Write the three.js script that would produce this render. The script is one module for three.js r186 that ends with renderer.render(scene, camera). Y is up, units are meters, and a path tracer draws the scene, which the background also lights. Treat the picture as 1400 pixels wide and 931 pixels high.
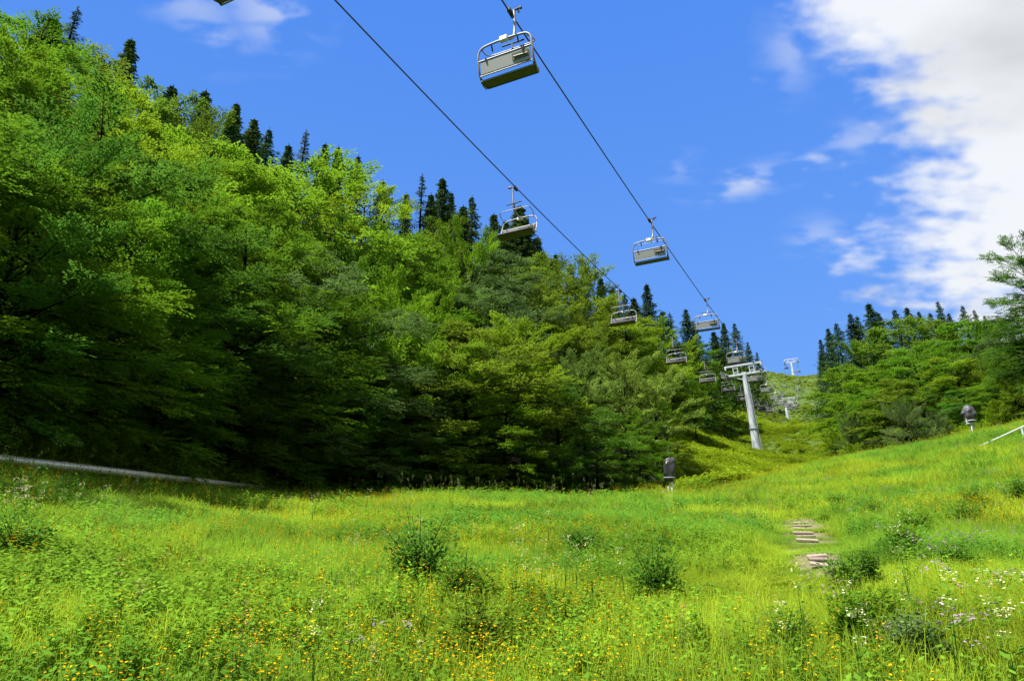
import * as THREE from 'three';
import { mergeGeometries } from 'three/addons/utils/BufferGeometryUtils.js';
import { RoundedBoxGeometry } from 'three/addons/geometries/RoundedBoxGeometry.js';

// ---------------------------------------------------------------- camera, sky, sun, exposure
const V = (x, y, z) => new THREE.Vector3(x, y, z);
const RAD = Math.PI / 180, PITCH = 20 * RAD, FOCAL = 933, EYE = 1.65;
const scene = new THREE.Scene();
const camera = new THREE.PerspectiveCamera(2 * Math.atan(465.5 / FOCAL) / RAD, 1.504, 0.1, 6000);
camera.position.set(0, EYE, 0);
camera.rotation.x = PITCH;
const renderer = new THREE.WebGLRenderer({ antialias: true });
renderer.toneMapping = THREE.LinearToneMapping;
renderer.toneMappingExposure = 2.6;
renderer.shadowMap.enabled = true;

// direction through a pixel of the 1400 x 931 photograph
function ray(px, py) {
  const x = (px - 700) / FOCAL, y = -(py - 465.5) / FOCAL;
  return V(x, Math.sin(PITCH) + y * Math.cos(PITCH), -(Math.cos(PITCH) - y * Math.sin(PITCH)));
}
const azOf = (d) => Math.atan2(d.x, -d.z) / RAD;
const tanOf = (d) => d.y / Math.hypot(d.x, d.z);
const polar = (az, r, y = 0) => V(Math.sin(az * RAD) * r, y, -Math.cos(az * RAD) * r);
const pixelAt = (px, py, r) => { const d = ray(px, py); const p = polar(azOf(d), r); p.y = EYE + tanOf(d) * r; return p; };

function rng(seed) { let a = seed >>> 0; return () => { a = (a + 0x6d2b79f5) | 0; let t = Math.imul(a ^ (a >>> 15), 1 | a); t = (t + Math.imul(t ^ (t >>> 7), 61 | t)) ^ t; return ((t ^ (t >>> 14)) >>> 0) / 4294967296; }; }
const hash2 = (x, y) => { let h = Math.imul(x, 374761393) ^ Math.imul(y, 668265263); h = Math.imul(h ^ (h >>> 13), 1274126177); return ((h ^ (h >>> 16)) >>> 0) / 4294967296; };
function vnoise(x, y) { const ix = Math.floor(x), iy = Math.floor(y), fx = x - ix, fy = y - iy, u = fx * fx * (3 - 2 * fx), v = fy * fy * (3 - 2 * fy);
  const a = hash2(ix, iy), b = hash2(ix + 1, iy), c = hash2(ix, iy + 1), d = hash2(ix + 1, iy + 1); return a + (b - a) * u + (c - a) * v + (a - b - c + d) * u * v; }
function fbm(x, y, n = 4) { let s = 0, a = 0.5, t = 0; for (let i = 0; i < n; i++) { s += a * vnoise(x, y); t += a; a *= 0.5; const nx = x * 1.62 - y * 1.18 + 17.3; y = x * 1.18 + y * 1.62 + 5.1; x = nx; } return s / t; }
const sstep = (a, b, x) => { const t = Math.min(1, Math.max(0, (x - a) / (b - a))); return t * t * (3 - 2 * t); };
const lerp = (a, b, t) => a + (b - a) * t;
function table(rows, x) { if (x <= rows[0][0]) return rows[0][1]; for (let i = 1; i < rows.length; i++) if (x <= rows[i][0]) { const [a, p] = rows[i - 1], [b, q] = rows[i]; return lerp(p, q, (x - a) / (b - a)); } return rows[rows.length - 1][1]; }

{ // the sky: clear blue air, a bank of cloud on one side, a few wisps
  const W = 3072, H = 1536, data = new Float32Array(W * H * 4), K = 0.385;
  const el = (d) => Math.atan(tanOf(d)) / RAD;
  const edge = [[1340, 432], [1300, 390], [1262, 340], [1225, 262], [1262, 215], [1240, 140], [1195, 80], [1150, 0]].map(([x, y]) => { const d = ray(x, y); return [el(d), azOf(d)]; }).sort((a, b) => a[0] - b[0]);
  edge.push([70, edge[edge.length - 1][1] + 2]);
  const wisps = [[1015, 250, 2.2, .7, .6], [1112, 216, 1.7, .5, .5], [1118, 326, 1.3, 1, .3], [930, 230, 1.0, .7, .3], [1080, 70, 1.1, 1.8, .3], [262, 6, 2, 1.3, .32], [290, 48, 1.6, 1.2, .35], [370, 12, 2.0, 1.8, .45], [1175, 190, 1.5, 1, .35]]
    .map(([x, y, a, e, k]) => { const d = ray(x, y); return [azOf(d), el(d), a, e, k]; });
  for (let row = 0; row < H; row++) {
    const up = ((row + .5) / H - .5) * Math.PI, y = Math.sin(up), e = up / RAD, h = Math.max(0, y);
    const t = Math.pow(1 - h, 1.7);
    const br = lerp(.07, .225, t), bg = lerp(.25, .49, t), bb = lerp(.86, 1.03, t);
    for (let col = 0; col < W; col++) {
      const round = ((col + .5) / W - .5) * 2 * Math.PI, x = Math.cos(round) * Math.cos(up), z = Math.sin(round) * Math.cos(up), o = (row * W + col) * 4;
      let r = br, g = bg, b = bb;
      if (y > -.01) {
        const az = Math.atan2(x, -z) / RAD, k = 1 / (y + .22), u = x * k, v = z * k;
        let alpha = 0;
        const off = az - table(edge, e);
        if (off > -12) {
          const m = Math.min(off, 150 - off), q = (m + 4.2) / 6.5 + (fbm(u * 6 + 3, v * 8 + 1, 7) - .5) * 1.7 + (fbm(u * 24, v * 40 + 4, 6) - .5) * 1.5;
          alpha = sstep(-.15, 1.3, q);
        }
        for (const [wa, we, sa, se, s] of wisps) {
          const da = (az - wa) * Math.cos(up) / sa, de = (e - we) / se, g2 = da * da + de * de;
          if (g2 < 7) alpha = Math.max(alpha, s * sstep(.42, .74, fbm(u * 16 + 11, v * 34 + 7, 6) + .16 * Math.exp(-g2)) * Math.exp(-g2 * .5));
        }
        if (off < -60 || off > 150) alpha = Math.max(alpha, .8 * sstep(.56, .72, fbm(u * 2.2 + 40, v * 2.2, 5)));
        if (alpha > 0) {
          const s = fbm(u * 2.6 + 9, v * 4 + 2, 5), w = lerp(.70, .96, sstep(.28, .66, s));
          r = lerp(r, w * .93, alpha); g = lerp(g, w * .965, alpha); b = lerp(b, w * 1.02, alpha);
        }
      } else { const q = sstep(0, .25, -y); r = lerp(r, .12, q); g = lerp(g, .16, q); b = lerp(b, .12, q); }
      data[o] = r * K; data[o + 1] = g * K; data[o + 2] = b * K; data[o + 3] = 1;
    }
  }
  const sky = new THREE.DataTexture(data, W, H, THREE.RGBAFormat, THREE.FloatType);
  sky.mapping = THREE.EquirectangularReflectionMapping; sky.magFilter = THREE.LinearFilter; sky.needsUpdate = true;
  scene.background = sky; scene.environment = sky;
}
const sun = new THREE.DirectionalLight(new THREE.Color(1, .955, .86), 4.6);
const SUN = polar(-122, 1).multiplyScalar(Math.cos(60 * RAD)); SUN.y = Math.sin(60 * RAD);
sun.position.copy(SUN).multiplyScalar(300); sun.target.position.set(0, 0, 0);
sun.castShadow = true; sun.shadow.mapSize.set(4096, 4096);
Object.assign(sun.shadow.camera, { left: -160, right: 160, top: 160, bottom: -160, near: 1, far: 800 });
scene.add(sun, sun.target);

// ---------------------------------------------------------------- helpers for things and parts
const names = new Map();
function numbered(name) { const n = names.get(name) ?? 0; names.set(name, n + 1); return n ? name + '_' + String(n).padStart(3, '0') : name; }
function tag(o, label, category, group, kind) { o.userData = { label, category }; if (group) o.userData.group = group; if (kind) o.userData.kind = kind; return o; }
function base(name, p = V(0, 0, 0)) { const g = new THREE.Group(); g.name = numbered(name); g.position.copy(p); scene.add(g); return g; }
function part(name, geo, mat, parent) { const m = new THREE.Mesh(geo, mat); m.name = name; m.castShadow = m.receiveShadow = true; parent.add(m); return m; }
const clean = (g) => { g = g.index ? g.toNonIndexed() : g; for (const k of Object.keys(g.attributes)) if (!['position', 'normal', 'uv'].includes(k)) g.deleteAttribute(k); return g; };
const join = (list) => mergeGeometries(list.map(clean));
const box = (w, h, d, x = 0, y = 0, z = 0, r = 0.01) => new RoundedBoxGeometry(w, h, d, 1, Math.min(r, w / 3, h / 3, d / 3)).translate(x, y, z);
function tube(points, r, seg = 24, sides = 8, closed = false, tension = .5) { const c = new THREE.CatmullRomCurve3(points.map((p) => V(...p)), closed, 'catmullrom', tension); return new THREE.TubeGeometry(c, seg, r, sides, closed); }
function bar(a, b, r, sides = 8, r2 = r) { const A = V(...a), B = V(...b), d = B.clone().sub(A), g = new THREE.CylinderGeometry(r2, r, d.length(), sides); g.applyQuaternion(new THREE.Quaternion().setFromUnitVectors(V(0, 1, 0), d.clone().normalize())); return g.translate(...A.add(B).multiplyScalar(.5).toArray()); }
const lin = (r, g, b) => new THREE.Color().setRGB(r, g, b);
function grainTexture(size, f) { const d = new Uint8Array(size * size * 4); for (let y = 0; y < size; y++) for (let x = 0; x < size; x++) { const c = f(x, y), o = (y * size + x) * 4; d[o] = c[0]; d[o + 1] = c[1]; d[o + 2] = c[2]; d[o + 3] = 255; }
  const t = new THREE.DataTexture(d, size, size); t.wrapS = t.wrapT = THREE.RepeatWrapping; t.magFilter = THREE.LinearFilter; t.colorSpace = THREE.SRGBColorSpace; t.needsUpdate = true; return t; }
const wear = grainTexture(256, (x, y) => { const n = fbm(x / 14, y / 30, 5), s = fbm(x / 3, y / 60 + 50, 3), v = 255 * (0.72 + .28 * sstep(.25, .6, n * .6 + s * .4)); return [v, v * .995, v * .98]; });
const barkMap = grainTexture(256, (x, y) => { const n = fbm(x / 5, y / 34, 4), v = 255 * (0.35 + .6 * n); return [v, v * .95, v * .86]; });
const woodMap = grainTexture(256, (x, y) => { const n = fbm(x / 60, y / 4, 4), s = fbm(x / 20 + 9, y / 20, 3), v = 255 * (.45 + .4 * n + .2 * s); return [Math.min(255, v), Math.min(255, v * .96), Math.min(255, v * .9)]; });
const M = {
  galv: new THREE.MeshStandardMaterial({ color: lin(.5, .55, .6), roughness: .55, metalness: .1, map: wear }),
  pipe: new THREE.MeshStandardMaterial({ color: lin(.74, .73, .74), roughness: .34, metalness: .6 }),
  frame: new THREE.MeshStandardMaterial({ color: lin(.2, .205, .21), roughness: .5, metalness: .4 }),
  dark: new THREE.MeshStandardMaterial({ color: lin(.025, .025, .027), roughness: .7 }),
  rope: new THREE.MeshStandardMaterial({ color: lin(.05, .05, .055), roughness: .6, metalness: .4 }),
  panel: new THREE.MeshStandardMaterial({ color: lin(.27, .275, .25), roughness: .5 }),
  plate: new THREE.MeshStandardMaterial({ color: lin(.55, .55, .54), roughness: .5 }),
  olive: new THREE.MeshStandardMaterial({ color: lin(.085, .085, .05), roughness: .7 }),
  concrete: new THREE.MeshStandardMaterial({ color: lin(.36, .35, .33), roughness: .95, map: wear }),
  bark: new THREE.MeshStandardMaterial({ color: lin(.16, .14, .115), roughness: .95, map: barkMap }),
  barkDark: new THREE.MeshStandardMaterial({ color: lin(.09, .07, .055), roughness: .95, map: barkMap }),
  wood: new THREE.MeshStandardMaterial({ color: lin(.46, .40, .35), roughness: .9, map: woodMap }),
  tarp: new THREE.MeshStandardMaterial({ color: lin(.02, .019, .018), roughness: .4 }),
  tarpGrey: new THREE.MeshStandardMaterial({ color: lin(.05, .05, .054), roughness: .55 }),
};
const leafMat = (r, g, b, through = .5) => new THREE.MeshPhysicalMaterial({ color: lin(r, g, b), roughness: 1, transmission: through, thickness: 0, side: THREE.DoubleSide, vertexColors: true, specularIntensity: 0 });

// ---------------------------------------------------------------- terrain
const ctrl = [];
const P = (px, py, r) => { const p = pixelAt(px, py, r); ctrl.push([p.x, p.z, p.y]); };
const A = (az, r, h) => { const p = polar(az, r); ctrl.push([p.x, p.z, h]); };
A(0, 0, 0); A(0, 3, .5); A(180, 8, -1.4);
for (const x of [0, 700, 1400]) P(x, 931, 5.6);
P(0, 800, 9); P(350, 800, 9.2); P(700, 800, 9.4); P(1050, 800, 9.5); P(1400, 800, 9.6);
P(0, 720, 13); P(350, 725, 15); P(700, 720, 16.5); P(1050, 720, 18.5); P(1400, 720, 18.5);
P(1050, 686, 28); P(1230, 680, 29); P(1400, 645, 32);
P(0, 652, 19); P(180, 664, 24); P(360, 678, 31); P(600, 686, 31); P(900, 686, 33); P(1000, 666, 42); P(1070, 654, 48); P(1150, 644, 54); P(1300, 608, 57); P(1400, 584, 57);
A(-40, 25, 6.4); A(-30, 31, 7.2); A(-20, 38, 6.5); A(-6, 37, 5.4); A(12, 39, 5.6); A(17, 49, 7.6); A(21, 56, 8.4); A(26, 62, 10);
P(930, 642, 60); P(985, 628, 68); P(1040, 628, 110); P(1062, 628, 88); P(1083, 608, 228);
A(-37, 32, 11); A(-37, 46, 21); A(-37, 66, 33); A(-20, 50, 14); A(-20, 66, 25); A(-20, 92, 40); A(-6, 48, 10.5); A(-6, 76, 25); A(-6, 112, 42); A(8, 58, 12); A(8, 95, 26); A(8, 140, 42); A(15, 95, 21.5); A(15, 150, 42); A(18, 132, 31); A(18.5, 200, 54);
A(22.3, 165, 31.5); A(24.5, 275, 68); P(1060, 512, 318); P(1091, 516, 320); P(1115, 516, 322); A(28, 100, 18.5); A(28, 185, 38); A(30, 320, 96); A(17, 320, 102);
A(30, 78, 14); A(36, 78, 17.5); A(30, 112, 24); A(37, 112, 31); A(33, 165, 44); A(23, 372, 95); A(23, 430, 95); A(0, 300, 104); A(-37, 200, 84); A(38, 350, 98);
A(150, 30, -4.5); A(180, 30, -5.5); A(-150, 30, -3.5); A(120, 30, .5); A(-110, 30, 4); A(-70, 20, 5.5); A(-70, 46, 20); A(70, 28, 5.4); A(70, 60, 12); A(180, 160, -22); A(110, 160, 4); A(-110, 160, 40);
const hit = (px, py, lift = 0) => { let r = 3; for (; r < 90; r += .03) { const p = pixelAt(px, py, r); if (ground(p.x, p.z) + lift >= p.y) break; } const p = pixelAt(px, py, r); p.y = ground(p.x, p.z); return p; };
const tps = (() => {
  const n = ctrl.length, N = n + 3, m = [], U = (d2) => (d2 < 1e-9 ? 0 : d2 * Math.log(d2));
  for (let i = 0; i < N; i++) m.push(new Float64Array(N + 1));
  for (let i = 0; i < n; i++) { const [xi, zi, h] = ctrl[i]; for (let j = 0; j < n; j++) { const [xj, zj] = ctrl[j]; m[i][j] = U((xi - xj) ** 2 + (zi - zj) ** 2); } m[i][i] += 1; m[i][n] = m[n][i] = 1; m[i][n + 1] = m[n + 1][i] = xi; m[i][n + 2] = m[n + 2][i] = zi; m[i][N] = h; }
  for (let c = 0; c < N; c++) { let p = c; for (let r = c + 1; r < N; r++) if (Math.abs(m[r][c]) > Math.abs(m[p][c])) p = r; [m[c], m[p]] = [m[p], m[c]];
    for (let r = 0; r < N; r++) if (r !== c && m[r][c] !== 0) { const f = m[r][c] / m[c][c]; for (let k = c; k <= N; k++) m[r][k] -= f * m[c][k]; } }
  const w = m.map((row, i) => row[N] / row[i]);
  return (x, z) => { let s = w[n] + w[n + 1] * x + w[n + 2] * z; for (let i = 0; i < n; i++) { const dx = x - ctrl[i][0], dz = z - ctrl[i][1], d = dx * dx + dz * dz; if (d > 1e-9) s += w[i] * d * Math.log(d); } return s; };
})();
function ground(x, z) {
  const r = Math.hypot(x, z), k = sstep(420, 700, r);
  let h = k < 1 ? tps(x, z) : 0; h = lerp(h, 60, k);
  const far = sstep(45, 90, r), near = sstep(2, 6, r);
  return h + near * ((vnoise(x / 2.6 + 31, z / 2.6 + 7) - .5) * .26 + (vnoise(x / .9, z / .9 + 50) - .5) * .1) + far * ((fbm(x / 9 + 5, z / 9, 3) - .5) * 2.2);
}
const CREST = [[-60, 16], [-37, 19.5], [-28, 24.5], [-20, 31.5], [-6, 32], [12, 34], [17.6, 43], [21.5, 49], [26, 56], [33, 60], [38, 60], [60, 60]];
const crestR = (az) => table(CREST, az);
const inCorridor = (az) => sstep(14.2, 17.5, az) * (1 - sstep(24.6, 26, az));

const soilTex = grainTexture(512, (x, y) => { const n = fbm(x / 9, y / 9, 5), s = fbm(x / 40 + 3, y / 40, 3), v = .55 + .5 * n; return [255 * v * lerp(.85, 1, s), 255 * v, 255 * v * .9].map((c) => Math.min(255, c)); });
{
  const rings = [0], NA = 320; let r = .8; while (r < 5000) { rings.push(r); r += Math.max(.35, Math.min(r * .034, 60)) * (r > 700 ? 3 : 1); }
  const pos = [], col = [], uv = [], idx = [];
  for (const R of rings) for (let a = 0; a < NA; a++) {
    const az = a / NA * 360 - 180, p = polar(az, R); p.y = ground(p.x, p.z);
    pos.push(p.x, p.y, p.z); uv.push(p.x / 3, p.z / 3);
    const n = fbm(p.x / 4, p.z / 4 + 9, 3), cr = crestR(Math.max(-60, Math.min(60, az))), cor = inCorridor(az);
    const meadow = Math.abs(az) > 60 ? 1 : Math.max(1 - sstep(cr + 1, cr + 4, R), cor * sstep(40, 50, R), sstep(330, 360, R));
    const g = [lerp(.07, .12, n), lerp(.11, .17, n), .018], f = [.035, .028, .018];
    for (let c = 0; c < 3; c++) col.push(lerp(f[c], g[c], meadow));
  }
  for (let i = 0; i + 1 < rings.length; i++) for (let a = 0; a < NA; a++) { const b = (a + 1) % NA, q = i * NA, s = q + NA; idx.push(q + a, q + b, s + a, q + b, s + b, s + a); }
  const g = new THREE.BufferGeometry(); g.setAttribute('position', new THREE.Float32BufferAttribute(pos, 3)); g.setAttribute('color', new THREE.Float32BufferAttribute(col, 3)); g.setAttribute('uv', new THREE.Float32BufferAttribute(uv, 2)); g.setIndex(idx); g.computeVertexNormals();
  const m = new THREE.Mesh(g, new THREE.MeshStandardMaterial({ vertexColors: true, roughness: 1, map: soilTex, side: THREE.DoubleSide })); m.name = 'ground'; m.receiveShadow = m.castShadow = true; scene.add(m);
  tag(m, 'sloping hillside ground under the meadow and the forest', 'ground', null, 'structure');
}

// ---------------------------------------------------------------- foliage builders
class Leaves {
  constructor() { this.p = []; this.n = []; this.c = []; this.i = []; }
  leaf(cx, cy, cz, dx, dy, dz, nx, ny, nz, len, wid, tr, tg, tb) { // a folded rhombus: stem end, two sides, tip
    let sx = dy * nz - dz * ny, sy = dz * nx - dx * nz, sz = dx * ny - dy * nx; const l = Math.hypot(sx, sy, sz) || 1, w = wid / 2 / l; sx *= w; sy *= w; sz *= w;
    const k = this.p.length / 3, mx = cx + dx * len * .45, my = cy + dy * len * .45, mz = cz + dz * len * .45;
    this.p.push(cx, cy, cz, mx + sx, my + sy, mz + sz, cx + dx * len, cy + dy * len, cz + dz * len, mx - sx, my - sy, mz - sz);
    for (let q = 0; q < 4; q++) { this.n.push(nx, ny, nz); this.c.push(tr, tg, tb); }
    this.i.push(k, k + 1, k + 2, k, k + 2, k + 3);
  }
  build() { const g = new THREE.BufferGeometry(); g.setAttribute('position', new THREE.Float32BufferAttribute(this.p, 3)); g.setAttribute('normal', new THREE.Float32BufferAttribute(this.n, 3)); g.setAttribute('color', new THREE.Float32BufferAttribute(this.c, 3)); g.setIndex(this.i); return g; }
}
function limb(list, pts, r0, r1, sides = 6) { // tapered round limb through points
  const n = pts.length, p = [], nn = [], uv = [], ix = [];
  for (let i = 0; i < n; i++) {
    const d = pts[Math.min(n - 1, i + 1)].clone().sub(pts[Math.max(0, i - 1)]).normalize(), a = V(-d.z, 0, d.x); if (a.lengthSq() < .01) a.set(1, 0, 0); a.addScaledVector(d, -a.dot(d)).normalize(); const b = d.clone().cross(a), r = lerp(r0, r1, i / (n - 1));
    for (let s = 0; s <= sides; s++) { const t = s / sides * 2 * Math.PI, v = a.clone().multiplyScalar(Math.cos(t)).addScaledVector(b, Math.sin(t)); nn.push(v.x, v.y, v.z); p.push(pts[i].x + v.x * r, pts[i].y + v.y * r, pts[i].z + v.z * r); uv.push(s / sides * 2, i * .6); }
  }
  for (let i = 0; i + 1 < n; i++) for (let s = 0; s < sides; s++) { const q = i * (sides + 1) + s, w = q + sides + 1; ix.push(q, w, q + 1, q + 1, w, w + 1); }
  const g = new THREE.BufferGeometry(); g.setAttribute('position', new THREE.Float32BufferAttribute(p, 3)); g.setAttribute('normal', new THREE.Float32BufferAttribute(nn, 3)); g.setAttribute('uv', new THREE.Float32BufferAttribute(uv, 2)); g.setIndex(ix); list.push(g);
}
// one leafy spray: a fan of leaves on both sides of a twig, lying nearly flat
function spray(L, R, o, d, len, n, leaf, tilt, tone) {
  const up = V((R() - .5) * 2 * tilt, 1, (R() - .5) * 2 * tilt); up.addScaledVector(d, -up.dot(d)).normalize();
  const side = d.clone().cross(up);
  for (let k = 0; k < n; k++) {
    const t = (k + R()) / n, s = k % 2 ? 1 : -1, w = (1 - t * .75) * len * .42 * R(), droop = -.12 * t * t * len;
    const cx = o.x + d.x * len * t + side.x * s * w, cy = o.y + d.y * len * t + side.y * s * w + droop, cz = o.z + d.z * len * t + side.z * s * w;
    const a = .35 + .7 * R(), ca = Math.cos(a), sa = Math.sin(a) * s;
    let lx = d.x * ca + side.x * sa, ly = d.y * ca + side.y * sa - .12 - .2 * R(), lz = d.z * ca + side.z * sa; const q = 1 / Math.hypot(lx, ly, lz); lx *= q; ly *= q; lz *= q;
    let nx = up.x + (R() - .5) * 1.5, ny = up.y + (R() - .5) * .6, nz = up.z + (R() - .5) * 1.5; const dt = nx * lx + ny * ly + nz * lz; nx -= dt * lx; ny -= dt * ly; nz -= dt * lz; const ql = 1 / Math.hypot(nx, ny, nz);
    const v = tone * (.78 + .44 * R()), y = R() * .25;
    L.leaf(cx, cy, cz, lx, ly, lz, nx * ql, ny * ql, nz * ql, leaf * (.75 + .5 * R()), leaf * .62, v * (1 + y), v, v * (1 - y));
  }
}
const measured = (L, wood) => { let top = 0; for (let i = 1; i < L.p.length; i += 3) if (L.p[i] > top) top = L.p[i]; return { crown: L.build(), trunk: join(wood), H: top }; };
// broadleaf tree, nominal height 16
function broadleaf(seed, o) {
  const { H = 16, R = 5, low = .12, branches = 80, density = 3.4, leaves = 26, leaf = .11, spraySize = .75, rise = .45, tilt = .28, upright = 0 } = o, rnd = rng(seed), L = new Leaves(), wood = [];
  const bendX = (rnd() - .5) * 1.4, bendZ = (rnd() - .5) * 1.4, at = (t) => V(bendX * t * t + Math.sin(t * 7 + seed) * .18 * t, H * t, bendZ * t * t + Math.cos(t * 6 + seed) * .18 * t);
  limb(wood, [0, .12, .3, .5, .7, .85, .96].map((t) => at(t).setY(H * t - (t ? 0 : .6))), H * .016, .03, 8);
  for (let i = 0; i < branches; i++) {
    const q = (i + rnd()) / branches, t = low + (.985 - low) * Math.pow(q, .92), f = (t - low) / (1 - low);
    const prof = Math.pow(Math.sin(Math.PI * Math.min(1, .2 + .8 * f)), .7) * (1 - .25 * f) + .08, az = i * 2.39996 + (rnd() - .5) * .9;
    const lump = .5 + .9 * vnoise(Math.cos(az) * 2 + seed, Math.sin(az) * 2 + t * 5), len = R * prof * lump * (.85 + .3 * rnd()), el = rise * (.15 + 1.5 * f) + upright * f + (rnd() - .5) * .25;
    const c = at(t), hx = Math.cos(az), hz = Math.sin(az), pt = (u) => V(c.x + hx * len * u, c.y + len * (Math.tan(Math.min(1.15, el)) * u - (.32 + .1 * rnd()) * u * u * (1 - .6 * f)), c.z + hz * len * u);
    const pts = [0, .25, .5, .75, 1].map(pt); limb(wood, pts, Math.max(.02, .012 * len + .012), .008, 4);
    const tone = .78 + .44 * rnd(), ns = Math.ceil(len * density + 5 * f + 2);
    for (let k = 0; k < ns; k++) {
      const u = .18 + .84 * Math.sqrt((k + rnd()) / ns), p = pt(Math.min(1, u)), p2 = pt(Math.min(1, u) - .1), d = p.clone().sub(p2).normalize();
      const sd = (rnd() < .5 ? -1 : 1) * (.2 + 1.05 * rnd()) * (u > .95 ? .3 : 1), cs = Math.cos(sd), sn = Math.sin(sd), dir = V(d.x * cs - d.z * sn, d.y * .7 + (rnd() - .35) * .35 + upright * .5 * rnd(), d.x * sn + d.z * cs).normalize();
      const reach = len * .34 * (1.15 - u * .75) * rnd();
      p.addScaledVector(dir, reach);
      spray(L, rnd, p, dir, spraySize * (.7 + .6 * rnd()), leaves, leaf, tilt, tone);
    }
  }
  return measured(L, wood);
}
// spruce, nominal height 20
function conifer(seed, o) {
  const { H = 20, R = 6.2, gap = .48, per = 8, twig = .75, thick = .16, twigs = 26, droop = .35, sparse = 0 } = o, rnd = rng(seed), L = new Leaves(), wood = [];
  limb(wood, [0, .3, .6, .9, 1].map((t) => V(0, H * t - (t ? 0 : .6), 0)), H * .013, .015, 7);
  for (let y = H * .1; y < H * .99; y += gap * (.7 + .5 * (1 - y / H)) * (.8 + .4 * rnd())) {
    const f = y / H, len0 = R * Math.pow(1 - f, .97) * (.62 + .5 * rnd()) + .1;
    for (let b = 0; b < per; b++) {
      if (rnd() < sparse) continue;
      const az = b / per * 6.283 + y * 2.4 + (rnd() - .5) * .5, len = len0 * (.45 + .55 * rnd()) * (.7 + .65 * vnoise(Math.cos(az) * 1.5 + seed, Math.sin(az) * 1.5 + y * .35)), hx = Math.cos(az), hz = Math.sin(az), drop = droop * (1 - f * .9);
      const pt = (u) => V(hx * len * u, y + len * (.12 * u * (f > .8 ? 3 : 1) - drop * 1.5 * u + drop * 1.1 * u * u * u), hz * len * u), tone = .75 + .5 * rnd();
      limb(wood, [0, .5, 1].map(pt), .012 + .012 * len, .006, 3);
      const n = Math.ceil(twigs * (.35 + len / R));
      for (let k = 0; k < n; k++) {
        const u = .12 + .88 * (k + rnd()) / n, p = pt(u), sd = (k % 2 ? 1 : -1) * (.5 + .7 * rnd()), cs = Math.cos(sd), sn = Math.sin(sd);
        const d = V(hx * cs - hz * sn, -.25 - .7 * rnd() * (1 - f), hx * sn + hz * cs).normalize(), nm = V((rnd() - .5) * 1.4, .8, (rnd() - .5) * 1.4); nm.addScaledVector(d, -nm.dot(d)).normalize();
        const v = tone * (.75 + .5 * rnd()), tl = twig * (.55 + .6 * rnd()) * (.45 + .55 * Math.min(1, len / 1.2)); L.leaf(p.x, p.y, p.z, d.x, d.y, d.z, nm.x, nm.y, nm.z, tl, thick * (.7 + .6 * rnd()), v, v, v);
      }
    }
  }
  for (let k = 0; k < 14; k++) { const y = H * (.965 + .035 * rnd()), a = rnd() * 6.283; L.leaf(0, y, 0, Math.cos(a) * .5, .85, Math.sin(a) * .5, -Math.cos(a) * .85, .5, -Math.sin(a) * .85, .3, .06, 1, 1, 1); }
  return measured(L, wood);
}
// many-stemmed bush, nominal height 1
function bush(seed, { stems = 26, leaves = 22, leaf = .07, spread = .55, wild = .5, narrow = .45 } = {}) {
  const R = rng(seed), L = new Leaves(), wood = [];
  for (let i = 0; i < stems; i++) {
    const a = R() * 6.283, lean = spread * Math.sqrt(R()), h = .55 + .45 * R() - lean * .35, top = V(Math.cos(a) * lean, h, Math.sin(a) * lean), mid = V(Math.cos(a) * lean * .35, h * .55, Math.sin(a) * lean * .35);
    if (i % 3 === 0) limb(wood, [V((R() - .5) * .08, -.08, (R() - .5) * .08), mid, top], .007, .002, 4);
    const tone = .75 + .5 * R();
    for (let k = 0; k < leaves; k++) {
      const t = .12 + .88 * k / leaves, p = t < .5 ? mid.clone().multiplyScalar(t * 2) : mid.clone().lerp(top, t * 2 - 1), b = R() * 6.283, off = .2 * R() * (1.15 - t * .6);
      p.x += Math.cos(b) * off; p.z += Math.sin(b) * off; p.y += (R() - .5) * .14;
      const d = V(Math.cos(b), .2 + wild * (R() - .2), Math.sin(b)).normalize(), n = V((R() - .5), 1, (R() - .5)); n.addScaledVector(d, -n.dot(d)).normalize(); const v = tone * (.75 + .5 * R());
      L.leaf(p.x, p.y, p.z, d.x, d.y, d.z, n.x, n.y, n.z, leaf * (.7 + .6 * R()), leaf * narrow, v, v, v);
    }
  }
  return { crown: L.build(), trunk: join(wood), H: 1 };
}

// ---------------------------------------------------------------- the lift: ropes, pylons, chairs
const PHI = 25.2 * RAD, F = V(Math.sin(PHI), 0, -Math.cos(PHI)), RT = V(Math.cos(PHI), 0, Math.sin(PHI));
const BR = 8.2, BL = 13.4, BC = (BR + BL) / 2;
const lineAt = (s, b) => F.clone().multiplyScalar(s).addScaledVector(RT, -b);
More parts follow.
